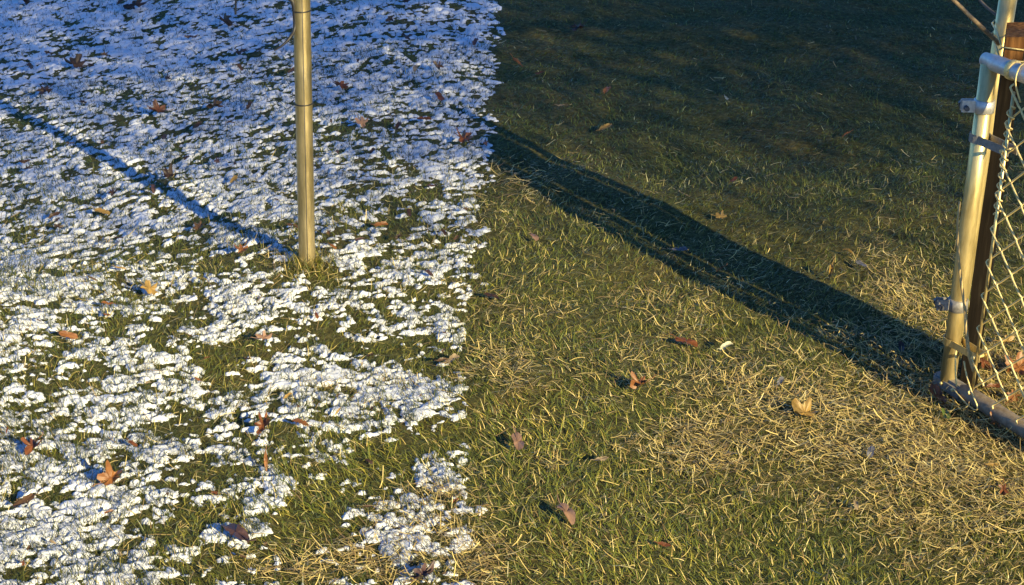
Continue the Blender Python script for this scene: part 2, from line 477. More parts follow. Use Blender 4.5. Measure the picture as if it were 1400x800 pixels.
def tube(name, pts, radii, mat, parent=None, sides=16, cap=True, origin=None):
    V, F = tube_arrays(pts, radii, sides, cap)
    if origin is None and parent is None:
        origin = Vector(pts[0])
    off = origin if origin is not None else Vector((0, 0, 0))
    me = bpy.data.meshes.new(name)
    me.from_pydata([v - off for v in V], [], F)
    for q in me.polygons: q.use_smooth = len(q.vertices) == 4
    o = link_mesh(name, me, mat, parent)
    if parent is None: o.location = off
    return o

def smooth_path(pts, n=6):
    P = [Vector(p) for p in pts]
    out = []
    for i in range(len(P) - 1):
        p0, p1, p2, p3 = P[max(i - 1, 0)], P[i], P[i + 1], P[min(i + 2, len(P) - 1)]
        for k in range(n):
            t = k / n
            out.append(0.5 * ((2 * p1) + (p2 - p0) * t + (2 * p0 - 5 * p1 + 4 * p2 - p3) * t * t + (3 * p1 - p0 - 3 * p2 + p3) * t ** 3))
    out.append(P[-1])
    return out

def box_bm(bm, c, sx, sy, sz, mat3=None, bev=0.0):
    r = bmesh.ops.create_cube(bm, size=1.0)
    T = Matrix.Translation(c) @ (mat3.to_4x4() if mat3 else Matrix.Identity(4)) @ Matrix.Diagonal((sx, sy, sz, 1))
    bmesh.ops.transform(bm, matrix=T, verts=r['verts'])
    if bev:
        es = list({e for v in r['verts'] for e in v.link_edges})
        bmesh.ops.bevel(bm, geom=es, offset=bev, segments=2, affect='EDGES')

def bm_obj(name, bm, mat, parent=None, smooth=False):
    me = bpy.data.meshes.new(name); bm.to_mesh(me); bm.free()
    for q in me.polygons: q.use_smooth = smooth
    return link_mesh(name, me, mat, parent)

# ---- the lone pole in the snow
base = spot(420, 361)
pole = tag(empty('metal_pole', (base.x, base.y, zg(base.x, base.y))), 'lone thin metal pole standing in the snow with two black ties', 'pole')
R0 = 0.0198
PH = 1.75
tilt = 0.012
pt = lambda h: Vector((tilt * h, 0, h))
tube('pipe', [pt(h) for h in (-.12, 0, .2, .4, .6, .8, 1.0, 1.4, PH)], R0, M['pole'], pole, 32)
cap = tube('cap', [pt(PH - .01), pt(PH + .006), pt(PH + .016), pt(PH + .02)], [R0 + .003, R0 + .003, R0 * .8, R0 * .2], M['pole'], pole, 24)
# weld seam: a thin raised bead running down the side that faces the camera
sd = Vector((0.18, -1, 0)).normalized()
tube('seam', [pt(h) + sd * (R0 - .0002) for h in (0.0, .3, .6, .9, 1.3, PH - .02)], .0010, M['dark_steel'], pole, 6)
for py, hh in ((14, None), (141, None)):
    d = fw + RT * ((418 - 700) / FPX) - UP * ((py - 400) / FPX)
    h = (EYE + d * (base.y / d.y)).z - zg(base.x, base.y)
    ring = [pt(h) + Vector((math.cos(a), math.sin(a), 0.03 * math.cos(a))) * (R0 + .0012) for a in np.linspace(0, 2 * math.pi, 33)]
    tube('cable_tie', ring, .0016, M['black'], pole, 6)

# two black wires that hang from the pole
bp = Vector((base.x, base.y, zg(base.x, base.y)))
def at_depth(px, py, Yd):
    d = fw + RT * ((px - 700) / FPX) - UP * ((py - 400) / FPX)
    return EYE + d * (Yd / d.y)
w1 = smooth_path([bp + Vector((-R0, -.002, .80)), at_depth(394, -12, base.y - .01), at_depth(401, 5, base.y - .012), at_depth(403, 37, base.y - .012), at_depth(396, 52, base.y - .03), at_depth(386, 62, base.y - .04), at_depth(375, 69, base.y - .05)], 8)
rad = [0.0048 * (1 - i / len(w1)) ** 1.0 + .0018 for i in range(len(w1))]
tag(tube('wire', w1, rad, M['black'], sides=8), 'black wire end curling off the pole just under its upper tie', 'wire', 'black wires hanging at the pole')
w2 = smooth_path([bp + Vector((-R0, 0, .93)), bp + Vector((-.06, -.01, .98)), at_depth(340, -75, base.y - .03), at_depth(327, -45, base.y - .04), at_depth(323, -10, base.y - .04), at_depth(322, 20, base.y - .045)], 8)
tag(tube('wire', w2, .0023, M['black'], sides=8), 'short black wire dangling at the top edge beside the pole', 'wire', 'black wires hanging at the pole')

# ---- the gate
GB = spot(1296, 518, .02)                       # lower corner of the gate
GA = math.radians(152.4)
U = Vector((math.sin(GA), math.cos(GA), 0))      # along the gate towards the hinge side, nearer the camera
NRM = Vector((U.y, -U.x, 0))
GLEN, GH, GR = 0.46, 0.715, 0.0166
gbase = Vector((GB.x, GB.y, zg(GB.x, GB.y)))
gate = tag(empty('chain_link_gate', gbase), 'low chain link gate with galvanised pipe frame standing at the right edge', 'gate')
G = lambda u, h, nn=0.0: U * u + NRM * nn + Vector((0, 0, h))
GLz = 0.022
tube('upright', [G(0, GLz - .004), G(0, .2), G(0, .4), G(0, GH - GR * .3)], GR, M['galv'], gate, 28)
tube('upright', [G(GLEN, GLz - .004), G(GLEN, .4), G(GLEN, GH)], GR, M['galv'], gate, 20)
tube('top_rail', [G(-GR * .9, GH), G(.02, GH), G(.1, GH), G(.3, GH), G(GLEN, GH)], [GR * .82, GR, GR, GR, GR], M['galv2'], gate, 28)
tube('collar', [G(.058, GH), G(.061, GH), G(.069, GH), G(.072, GH)], [GR + .001, GR + .003, GR + .003, GR + .001], M['wire'], gate, 28)
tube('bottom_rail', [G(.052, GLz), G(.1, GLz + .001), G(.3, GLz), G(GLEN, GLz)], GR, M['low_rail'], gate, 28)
# cast corner fitting at the foot, and its two rivets
bm = bmesh.new()
rot = Matrix((U, NRM, Vector((0, 0, 1)))).transposed()
box_bm(bm, G(.014, GLz - .003), .094, .032, .031, rot, .006)
elbow = bm_obj('elbow', bm, M['cast'], gate)
for u_ in (.0, .035):
    tube('rivet', [G(u_, GLz, .0155), G(u_, GLz, .019), G(u_, GLz, .020)], [.004, .0035, .001], M['wire'], elbow, 10)

def band(h, hh, u1, mat, bolt=None):
    """a flat strap round the upright whose two ends run on along the gate to the tension bar"""
    path = []
    r = GR + .0022
    path.append((u1, -r * .55))
    path.append((r * .7, -r * .75))
    for a in np.linspace(-.7, -2 * math.pi + .7, 15):
        path.append((r * math.cos(a), r * math.sin(a)))
    path.append((r * .7, r * .75))
    path.append((u1, r * .55))
    V, F = [], []
    th = .0018
    for i, (u, nn) in enumerate(path):
        pu, pn = path[max(i - 1, 0)]; qu, qn = path[min(i + 1, len(path) - 1)]
        tu, tn = qu - pu, qn - pn; ln = math.hypot(tu, tn)
        ou, on = -tn / ln * th, tu / ln * th
        for (du, dn) in ((0, 0), (ou, on)):
            for z in (-hh / 2, hh / 2):
                V.append(G(u + du, h + z, nn + dn))
    for i in range(len(path) - 1):
        a, b = 4 * i, 4 * (i + 1)
        F += [(a, a + 1, b + 1, b), (a + 2, b + 2, b + 3, a + 3), (a, b, b + 2, a + 2), (a + 1, a + 3, b + 3, b + 1)]
    F += [(0, 2, 3, 1), (4 * len(path) - 4, 4 * len(path) - 3, 4 * len(path) - 1, 4 * len(path) - 2)]
    me = bpy.data.meshes.new('tension_band'); me.from_pydata(V, [], F)
    bm = bmesh.new(); bm.from_mesh(me); bmesh.ops.recalc_face_normals(bm, faces=bm.faces); bm.to_mesh(me); bm.free()
    o = link_mesh('tension_band', me, mat, gate)
    tube('bolt', [G(u1 - .012, h, -r * .55 - .008), G(u1 - .012, h, r * .55 + .010)], .0038, M['wire'], o, 8)
    return o
band(.560, .017, .094, M['cast'])
band(.118, .015, .094, M['galv'])

def clamp(h, tilt_, mat, bolt_mat, label):
    """a hinge clamp: a broad collar with a lug and bolt on the free side"""
    r = GR + .004
    V, F = tube_arrays([G(0, h - .013), G(0, h - .012), G(0, h + .012), G(0, h + .013)], [r - .002, r, r, r - .002], 24)
    me = bpy.data.meshes.new('clamp'); me.from_pydata(V, [], F)
    for q in me.polygons: q.use_smooth = len(q.vertices) == 4
    o = link_mesh('clamp', me, mat, gate)
    side = Vector((-RT.x, -RT.y, 0)).normalized()
    fr = Vector((-side.y, side.x, 0))
    rt3 = Matrix((side, fr, Vector((0, 0, 1)))).transposed()
    bm = bmesh.new()
    for k in (-1, 1):
        box_bm(bm, side * (r + .010) + fr * (k * .006) + Vector((0, 0, h)), .028, .0035, .024, rt3, .001)
    bm_obj('lug', bm, mat, o)
    bt = tube('bolt', [side * (r + .016) + fr * -.016 + Vector((0, 0, h - .002)), side * (r + .016) + fr * .018 + Vector((0, 0, h - .002))], .005, bolt_mat, o, 10)
    V, F = tube_arrays([side * (r + .016) + fr * -.021 + Vector((0, 0, h - .002)), side * (r + .016) + fr * -.0125 + Vector((0, 0, h - .002))], .0095, 6)
    me = bpy.data.meshes.new('nut'); me.from_pydata(V, [], F); link_mesh('nut', me, bolt_mat, o)
    return o
clamp(.625, 0, M['galv2'], M['dark_steel'], '')
clamp(.20, 0, M['cast'], M['dark_steel'], '')

# the bar the mesh is woven on, and the zigzag wires of the mesh
bm = bmesh.new()
UB = .088
bm.free()
MN = .013
tube('tension_bar', [G(UB, .045, MN), G(UB, .3, MN), G(UB, GH - .035, MN)], .0032, M['galv'], gate, 10)
P2, HW, WR = .036, .036, .0021
def zigzag(u0, phase, zlo, zhi, flip):
    pts = []
    k = 0
    z = zlo + (phase * P2)
    while z <= zhi + 1e-6:
        s = (k + (1 if flip else 0)) % 2
        jitter = random.uniform(-.0012, .0012)
        u = u0 + (HW if s else 0.0)
        # rounded bend: step across the sheet at each turn
        e = .0055
        nn = (.0022 if s else -.0022)
        us = -1 if s else 1
        pts.append(G(u + us * e, z - e, MN - nn))
        pts.append(G(u + us * .0012, z - .0012 + jitter, MN - nn * .6))
        pts.append(G(u + us * .0012, z + .0012 + jitter, MN + nn * .6))
        pts.append(G(u + us * e, z + e, MN + nn))
        z += P2; k += 1
    return pts
u0 = UB - .010
i = 0
while u0 < GLEN - .03:
    pts = zigzag(u0 + random.uniform(-.001, .001), 0.0 if i % 2 == 0 else 1.0, .040, GH - .022, False)
    tube('mesh_wire', pts, WR, M['wire'], gate, 6)
    u0 += HW - .0006; i += 1
# a coil of wire wound round the bar's upper half
cz = np.linspace(GH * .60, GH - .06, 150)
tube('tie_wire', [G(UB + .0065 * math.cos(2 * math.pi * q_ / .021), q_, MN + .0065 * math.sin(2 * math.pi * q_ / .021)) for q_ in cz], .0017, M['wire'], gate, 6)
# loose tie wires: one round the top rail, a hook at the bar's foot
tube('tie_wire', smooth_path([G(UB + .02, GH - .05, .012), G(UB + .012, GH - .01, .024), G(UB + .005, GH + .017, .010), G(UB, GH + .012, -.012), G(UB + .01, GH - .03, -.016)], 5), .0016, M['wire'], gate, 6)
tube('tie_wire', smooth_path([G(UB - .03, .10, .018), G(UB - .015, .075, .02), G(UB + .01, .045, .022), G(UB + .028, .022, .02), G(UB + .02, .012, .02), G(UB - .01, .016, .02), G(UB - .05, .03, .02)], 5), .0017, M['wire'], gate, 6)
tube('tie_wire', smooth_path([G(.024, .115, .012), G(.034, .075, .016), G(.046, .035, .017)], 4), .0017, M['wire'], gate, 6)

# ---- the stake behind it, the tall pipe, the wire that binds them
sb = Vector((.999, 3.40, zg(.999, 3.40)))
st = empty('wooden_stake', sb)
tag(st, 'wooden stake painted dark for shade, orange for its sunlit top, behind the gate frame', 'stake')
SH = .770
pdir = Vector((.282, .959, 0)); pprp = Vector((.959, -.282, 0))
V, F = [], []
hs = np.linspace(-.1, SH, 16)
prof = [(-.152, -.92), (-.152, .92), (-.11, .95), (-.07, .92), (-.034, .95), (-.034, -.92), (-.06, -.96), (-.09, -.9)]
for h in hs:
    for (d_, w_) in prof:
        V.append(pdir * (d_ + random.uniform(-.001, .001)) + pprp * (w_ * .0192 + .0015 * math.sin(9 * h + d_ * 30)) + Vector((0, 0, h + (random.uniform(-.004, .004) if h == hs[-1] else 0))))
npf = len(prof)
for i_ in range(len(hs) - 1):
    for k in range(npf):
        k2 = (k + 1) % npf
        F.append((i_ * npf + k, i_ * npf + k2, (i_ + 1) * npf + k2, (i_ + 1) * npf + k))
F.append(tuple(range(npf))[::-1]); F.append(tuple((len(hs) - 1) * npf + k for k in range(npf)))
me = bpy.data.meshes.new('shaft'); me.from_pydata(V, [], F)
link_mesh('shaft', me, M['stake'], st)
PY = 3.44
pb = at_depth(1302, 476, PY); pb.z = float(zg(pb.x, pb.y))
pipe = tag(empty('fence_pipe', pb), 'tall galvanised pipe rising above the gate corner', 'pipe')
top = at_depth(1378, 0, PY) - pb; PT = lambda h: top * (h / top.z)
tube('shaft', [PT(h) for h in (-.1, .3, .6, .83)], .0180, M['galv'], pipe, 28)
tube('cap', [PT(.825), PT(.84), PT(.85)], [.021, .021, .008], M['galv'], pipe, 20)
mid = lambda h: pb + PT(h)
for k, hh in enumerate((.724, .748)):
    hull = [(-.157, -.0225), (-.157, .0225), (-.020, .0235), (.053, -.018), (.048, -.044), (.022, -.049), (-.06, -.034)]
    pth = [sb + pdir * d_ + pprp * w_ + Vector((0, 0, hh + .001 * math.sin(3 * j + k))) for j, (d_, w_) in enumerate(hull)]
    pth.append(pth[0])
    tag(tube('binding_wire', pth, .0017, M['wire'], sides=6), ('lower' if k == 0 else 'upper') + ' of two bright wires wrapped round the orange stake top', 'wire', 'wires binding the stake to the pipe')

# ---- dead stalks and twigs at the gate
q = [at_depth(1312, 276, 3.225), at_depth(1309, 310, 3.222), at_depth(1310, 345, 3.22), at_depth(1314, 385, 3.215), at_depth(1319, 420, 3.205), at_depth(1321, 450, 3.20), at_depth(1325, 485, 3.19), at_depth(1332, 508, 3.18)]
q = smooth_path(q, 5)
tag(tube('weed_stalk', q[::-1], [.0042 - .0022 * k / len(q) for k in range(len(q))], M['stalk'], sides=8), 'dry yellow weed stalk leaning up along the gate upright', 'stalk')
q = smooth_path([at_depth(1366, 60, 3.40), at_depth(1347, 42, 3.385), at_depth(1330, 26, 3.37), at_depth(1314, 10, 3.36), at_depth(1296, -8, 3.35), at_depth(1270, -40, 3.33), at_depth(1250, -80, 3.31)], 6)
tag(tube('twig', q, [.0046 - .0014 * k / len(q) for k in range(len(q))], M['twig'], sides=8), 'tan vine twig slanting up to the left from the gate corner', 'twig', 'vine twigs at the gate corner')
q = smooth_path([at_depth(1366, 24, 3.47), at_depth(1354, 14, 3.50), at_depth(1345, 6, 3.53), at_depth(1336, -6, 3.56), at_depth(1325, -40, 3.6)], 6)
tag(tube('twig', q, .0030, M['twig_dark'], sides=8), 'thin grey twig behind the tall pipe, nearest the top', 'twig', 'vine twigs at the gate corner')

# ------------------------------------------------------------------ fallen leaves
def outline(kind, k, n, rnd):
    """radius of a leaf's edge at the angle of corner k"""
    a = 2 * math.pi * k / n
    if kind == 'oval':
        r = 0.55 + 0.45 * abs(math.cos(a)) ** 1.3
        return r * (1 + rnd.uniform(-.04, .04)), 0.55
    if kind == 'maple':
        lob = abs(math.cos(2.5 * a)) ** 1.5 * (1.0, .8, .95, .7, .85)[int((a / (2 * math.pi) * 5 + .5)) % 5]
        return (0.5 + 0.5 * lob) * (1 + rnd.uniform(-.14, .12)), 0.9
    if kind == 'oak':
        r = 0.72 + 0.28 * math.cos(7 * a)
        return r * (1 + rnd.uniform(-.05, .05)), 0.6
    r = 0.95 if abs(math.sin(a)) < .4 else 0.8      # sliver
    return r, 0.22

leaf_mats = {}
def leaf_mat(key, c0, c1):
    c0 = (c0[0] * .48, c0[1] * .52, c0[2] * .55); c1 = (c1[0] * .58, c1[1] * .62, c1[2] * .62)
    if key not in leaf_mats:
        m, n, l, p = mat_base('leaf ' + key)
        t = noise_node(n, l, 55, 5, 0.65)
        r = ramp(n, l, t.outputs['Fac'], [(0.33, c0), (0.66, c1)])
        l.new(r.outputs[0], p.inputs['Base Color'])
        p.inputs['Roughness'].default_value = 0.5
        tr = n.new('ShaderNodeBsdfTranslucent'); l.new(r.outputs[0], tr.inputs['Color'])
        mx = n.new('ShaderNodeMixShader'); mx.inputs[0].default_value = .2
        l.new(p.outputs[0], mx.inputs[1]); l.new(tr.outputs[0], mx.inputs[2])
        l.new(mx.outputs[0], n['Material Output'].inputs['Surface'])
        bump(n, l, t.outputs['Fac'], 0.4, 0.002, p)
        leaf_mats[key] = m
    return leaf_mats[key]
LC = {
    'orange': ((.26, .085, .02), (.44, .17, .045)), 'rust': ((.15, .045, .015), (.32, .10, .03)), 'brown': ((.09, .045, .02), (.20, .10, .045)),
    'dark': ((.035, .018, .012), (.095, .045, .025)), 'gold': ((.40, .22, .05), (.60, .36, .10)), 'tan': ((.34, .23, .13), (.52, .37, .22)),
    'pink': ((.36, .19, .12), (.50, .28, .18)), 'cream': ((.62, .55, .36), (.82, .76, .55)), 'grey': ((.16, .15, .17), (.30, .28, .31)), 'green': ((.08, .13, .02), (.20, .25, .05)),
    'purple': ((.07, .035, .035), (.15, .075, .07)),
}

def leaf(px, py, size_px, color, kind, tilt, label, curl=.5, lift=.0, yaw=None, seed=0, group='fallen leaves on the lawn', stem=True, face=0.0):
    """tilt: how far the blade stands up towards the camera; curl: how far its sides roll up"""
    rnd = random.Random(seed * 7919 + int(px) * 31 + int(py))
    c = spot(px, py, .02)
    for _ in range(4): c = spot(px, py, float(zg(c.x, c.y)) + .015)
    dist = (c - EYE).length
    size = size_px * dist / FPX * .44
    n = 40 if kind in ('maple', 'oak') else 22
    if yaw is None: yaw = rnd.uniform(0, 6.28)
    V = [Vector((0, 0, 0))]; rings = (.35, .7, 1.0)
    asp = 1
    wob = [rnd.uniform(-1, 1) for _ in range(8)]
    for rg in rings:
        for k in range(n):
            rr, asp = outline(kind, k, n, random.Random(seed + k * 13))
            a = 2 * math.pi * k / n
            q = rr if rg == 1.0 else (rr * .6 + .4 * .7)
            x = math.cos(a) * q * rg; y = math.sin(a) * q * rg * asp
            z = curl * (y / max(asp, .3)) ** 2 * .55 + curl * .35 * (x ** 2) * wob[0] + .10 * rg * (wob[1] * math.sin(2 * a + wob[2] * 3) + wob[3] * math.sin(3 * a + wob[4] * 3))
            z += .07 * math.cos(9 * a) * rg
            if kind in ('maple', 'oak'): z += curl * .25 * rg * rg * math.sin(1.5 * a + wob[5] * 3) + .12 * rg * rg * math.cos(5 * a + wob[6])
            V.append(Vector((x, y, z)))
    F = [(0, 1 + k, 1 + (k + 1) % n) for k in range(n)]
    for r_ in range(2):
        for k in range(n):
            k2 = (k + 1) % n
            F.append((1 + r_ * n + k, 1 + r_ * n + k2, 1 + (r_ + 1) * n + k2, 1 + (r_ + 1) * n + k)[::-1] if False else (1 + r_ * n + k, 1 + (r_ + 1) * n + k, 1 + (r_ + 1) * n + k2, 1 + r_ * n + k2))
    V = [Vector((v.x, v.y, v.z * 1.1)) for v in V]
    away = Vector((c.x, c.y, 0)).normalized()
    side = Vector((away.y, -away.x, 0))
    Rm = Matrix.Rotation(tilt * .75, 3, side) @ Matrix.Rotation(yaw, 3, 'Z')
    V = [Rm @ (v * size) for v in V]
    zmin = min(v.z for v in V)
    me = bpy.data.meshes.new('fallen_leaf')
    me.from_pydata([v for v in V], [], F)
    for q in me.polygons: q.use_smooth = True
    o = bpy.data.objects.new('fallen_leaf', me)
    me.materials.append(leaf_mat(color, *LC[color]))
    COL.objects.link(o)
    snowy = edge_x(c.y) - c.x > 0 and float(snow_field(np.array([c.x]), np.array([c.y]))[0]) > -.2
    zz = float(zg(c.x, c.y)) + (.022 if snowy else .016) + lift
    o.location = (c.x, c.y, zz - zmin * .5)
    tag(o, label, 'leaf', group)
    if stem:
        q = [Rm @ (Vector(v) * size) for v in ((.0, 0, .0), (-.5, 0, .02), (-.95, .03, .05), (-1.25, .10, .14), (-1.5, .2 * wob[5], .2))]
        tube('stem', smooth_path(q, 3), max(.0007, size * .03), leaf_mat(color, *LC[color]), o, 5)
    return o

N_ = 'x'
LEAVES = [
 # on the snow
 (94, 461, 29, 'orange', 'oval', 1.0, 'bright orange leaf standing on edge in the snow by the left edge', .35),
 (152, 662, 42, 'orange', 'maple', .7, 'rust orange lobed leaf curled up on near snow at lower left', 1.0),
 (46, 617, 38, 'rust', 'maple', .4, 'crumpled dark rust leaf in a grassy hollow by the left edge', 1.2),
 (360, 589, 44, 'rust', 'oak', .35, 'larger dark rust leaf of the pair lying in snow below the pole', .9),
 (411, 583, 30, 'orange', 'oval', .15, 'small flat orange brown leaf right of the larger rust leaf', .4),
 (364, 640, 34, 'orange', 'sliver', 1.2, 'narrow orange leaf standing upright in snow below the rust pair', .5),
 (205, 401, 32, 'gold', 'maple', .5, 'pale gold star shaped leaf on snow between the left edge and the pole', .7),
 (140, 294, 27, 'gold', 'oval', .4, 'golden brown oval leaf below the pole shadow at far left', .5),
 (494, 170, 28, 'pink', 'maple', .6, 'pinkish tan pointed leaf on blue snow right of the pole', .7),
 (466, 121, 34, 'rust', 'oak', .3, 'rust brown leaf on blue snow just right of the pole near its upper tie', .8),
 (320, 250, 22, 'gold', 'oval', .3, 'small golden leaf beyond the pole shadow, left of the pole', .4),
 (232, 244, 26, 'dark', 'maple', .6, 'dark folded leaf touching the far side of the pole shadow', 1.0),
 (155, 268, 26, 'dark', 'oak', .4, 'dark brown curled leaf on the near side of the pole shadow', .9),
 (75, 299, 20, 'brown', 'oval', .6, 'brown leaf tip poking from snow near the left edge under the shadow', .6),
 (272, 312, 22, 'brown', 'maple', .4, 'brown leaf just below the middle of the pole shadow', .7),
 (331, 347, 26, 'orange', 'maple', .5, 'red orange leaf in the grass patch left of the pole foot', .8),
 (521, 311, 22, 'orange', 'oval', .8, 'bright red orange leaf tip in a grass gap right of the pole foot', .6),
 (400, 310, 20, 'brown', 'oval', .2, 'brown leaf half hidden behind the left side of the pole', .4),
 (456, 342, 13, 'orange', 'oval', .7, 'tiny orange leaf scrap at the right of the pole foot', .4),
 (165, 368, 18, 'gold', 'sliver', .9, 'small yellow orange upright leaf sliver above the gold star leaf', .4),
 (127, 383, 18, 'brown', 'sliver', 1.1, 'small brown leaf tip standing in snow above the standing orange leaf', .4),
 (587, 375, 18, 'purple', 'oval', .6, 'small mauve brown leaf on snow near the bare lawn edge', .4),
 (360, 467, 26, 'pink', 'maple', .5, 'tan orange wedge of a leaf at a grass patch below the pole', .6),
 (433, 433, 14, 'rust', 'oval', .5, 'tiny rust leaf on snow straight below the pole foot', .4),
 (394, 546, 15, 'gold', 'oval', .6, 'tiny golden orange leaf on snow above the rust pair', .4),
 (462, 565, 18, 'gold', 'sliver', 1.2, 'thin golden leaf sliver standing in snow right of the rust pair', .4),
 (182, 612, 18, 'rust', 'oval', .5, 'small rust brown leaf on snow above the curled rust orange leaf', .4),
 (33, 692, 40, 'brown', 'oval', .15, 'flat brown leaf lying in near snow at the lower left edge', .5),
 (322, 734, 62, 'purple', 'oval', .1, 'large purplish brown leaf roofed by snow in the foreground grass', .4),
 (578, 788, 50, 'purple', 'oak', .3, 'dark purplish leaf at the bottom edge in broken snow', .8),
 (618, 493, 34, 'tan', 'oval', .15, 'broad tan leaf lying flat at the snow edge beside brown ground', .4),
 (270, 523, 10, 'orange', 'oval', .7, 'tiny red scrap of leaf on snow above a grass tuft', .3),
 (147, 419, 18, 'orange', 'oval', .3, 'small orange brown leaf in grass above right of the standing orange leaf', .4),
 (605, 497, 18, 'brown', 'oval', .5, 'brown leaf end tucked under the broad tan leaf', .6),
 (104, 92, 40, 'brown', 'oak', .3, 'dark brown leaf on deep blue snow at the upper left', .9),
 (62, 130, 34, 'dark', 'oak', .3, 'dark leaf at the far left just above the start of the shadow', .8),
 (216, 156, 32, 'rust', 'maple', .5, 'reddish brown upright leaf on blue snow above the pole shadow', .9),
 (294, 150, 30, 'brown', 'oak', .3, 'long brown leaf on blue snow left of the pole lower tie', .9),
 (270, 173, 20, 'brown', 'oval', .5, 'small brown leaf below the long brown leaf on blue snow', .6),
 (308, 34, 32, 'brown', 'oak', .3, 'brown leaf on blue snow under the dangling wire end', .8),
 (30, 5, 30, 'dark', 'oak', .3, 'dark leaf at the top left corner of the snow', .7),
 (185, 12, 40, 'dark', 'oak', .2, 'dark leaf on the most distant snow left of the dangling wire', .7),
 (634, 194, 42, 'rust', 'oak', .2, 'long red brown leaf on snow close to the bare lawn edge', .8),
 (601, 137, 26, 'rust', 'oval', .4, 'rust leaf on blue snow above the long red brown leaf', .6),
 (600, 95, 30, 'brown', 'oak', .3, 'darker brown leaf on blue snow above the rust one', .7),
 (580, 166, 22, 'rust', 'oval', .4, 'small red brown leaf between the pinkish leaf and the bare edge', .6),
 (556, 52, 28, 'purple', 'oak', .2, 'purplish leaf on distant blue snow right of the pole', .6),
 (650, 61, 20, 'purple', 'oval', .4, 'mauve leaf on distant snow by the bare edge', .5),
 (568, 97, 20, 'tan', 'oval', .3, 'pale leaf beside the darker brown leaf on blue snow', .4),
 (400, 100, 22, 'brown', 'oval', .3, 'brown leaf directly behind the left side of the pole high up', .5),
 # on the bare lawn
 (875, 527, 38, 'orange', 'maple', .5, 'curled orange brown leaf in mid lawn below the cream one', 1.3),
 (993, 476, 24, 'cream', 'oval', .7, 'cream white curled leaf in the middle of the lawn', .9),
 (938, 469, 40, 'rust', 'oval', .15, 'blurred red brown leaf lying flat left of the cream one', .3),
 (708, 606, 46, 'pink', 'oval', .15, 'pink brown leaf flat on green grass by the snow edge', .5),
 (774, 705, 46, 'pink', 'oval', .3, 'orange pink leaf with long stem on foreground grass', .9),
 (822, 629, 24, 'tan', 'oval', .3, 'small tan leaf in foreground grass above the pink stemmed one', .5),
 (1100, 567, 46, 'gold', 'maple', .6, 'golden curled leaf casting a dark shadow on the straw', 1.1),
 (908, 746, 22, 'rust', 'oval', .4, 'small reddish leaf in green grass near the bottom edge', .6),
 (730, 325, 26, 'pink', 'oval', .1, 'dull pink leaf on the lawn near the snow edge above mid height', .3),
 (985, 297, 20, 'gold', 'maple', .9, 'pale gold maple leaf upright beyond the gate shadow', .6),
 (708, 88, 28, 'orange', 'sliver', .6, 'orange curled leaf on dark far lawn close to the snow edge', .9),
 (737, 101, 14, 'rust', 'oval', .5, 'tiny rust leaf right of the orange curled far leaf', .4),
 (830, 124, 24, 'orange', 'oval', .2, 'orange brown leaf alone on the dark far lawn', .4),
 (767, 145, 22, 'tan', 'sliver', .3, 'thin tan leaf on the dark lawn near the snow', .5),
 (828, 176, 26, 'gold', 'oval', .4, 'orange gold leaf on dark lawn above the faint shadow end', .6),
 (1160, 346, 22, 'gold', 'sliver', .5, 'small yellow leaf above the crescent leaf beyond the gate shadow', .9),
 (1136, 374, 36, 'gold', 'sliver', .5, 'yellow crescent leaf touching the far edge of the gate shadow', 1.3),
 (1178, 362, 26, 'grey', 'oval', .1, 'blue grey leaf lying flat beside the yellow crescent leaf', .3),
 (929, 342, 26, 'grey', 'oval', .3, 'grey leaf on the near edge of the gate shadow', .5),
 (985, 369, 20, 'orange', 'sliver', .5, 'small orange leaf at the near edge of the gate shadow', .6),
 (1067, 523, 20, 'grey', 'oval', .4, 'small mauve grey leaf on straw below the gate shadow', .4),
 (1190, 620, 30, 'grey', 'oval', .2, 'slate grey leaf on the straw in front of the gate foot', .4),
 (1357, 637, 18, 'gold', 'oval', .5, 'small golden leaf on straw near the right edge', .5),
 (1293, 568, 30, 'green', 'oval', .2, 'green leaf on straw below the gate foot', .4),
 (1282, 542, 46, 'rust', 'oval', .25, 'red brown leaf pressed against the foot of the gate', .5),
 (1364, 578, 34, 'orange', 'maple', .7, 'orange leaf under the near side of the gate bottom rail', .8),
 (1392, 506, 52, 'orange', 'maple', .5, 'large orange leaf behind the gate mesh at the right edge', .8),
 (1345, 498, 40, 'rust', 'oak', .3, 'rust brown leaf behind the foot of the gate mesh', .8),
 (1378, 470, 30, 'gold', 'oak', .5, 'yellow brown leaf high behind the gate mesh, above the large orange leaf', .8),
 (1385, 545, 34, 'orange', 'oak', .4, 'orange leaf between the bottom rail and the large orange leaf', .8),
 (1360, 530, 26, 'rust', 'oval', .4, 'small rust leaf just behind the gate bottom rail', .7),
 (1372, 672, 30, 'rust', 'oak', .3, 'reddish leaf in the straw at the right edge under the gate', .7),
 (1170, 692, 20, 'tan', 'oval', .4, 'small tan leaf in foreground straw right of the green grass', .5),
 (1003, 247, 18, 'rust', 'oval', .3, 'faint red leaf on the dark lawn behind the gate shadow', .4),
 (1157, 185, 22, 'orange', 'sliver', .3, 'thin orange leaf on the far dark lawn left of the gate', .4),
 (993, 135, 12, 'cream', 'oval', .3, 'tiny white leaf scrap on the far dark lawn', .3),
 (790, 40, 34, 'dark', 'oak', .2, 'dark leaf clump on the most distant lawn', .6),
 (1232, 476, 26, 'dark', 'oval', .3, 'dark leaf inside the gate shadow by the gate foot', .6),
 (672, 406, 26, 'dark', 'oval', .2, 'dark grey brown leaf on grass at the snow edge', .4),
]
for k, (px, py, sz, colr, kind, tl, lab, cu) in enumerate(LEAVES):
    leaf(px, py, sz, colr, kind, tl, lab, cu, seed=k)
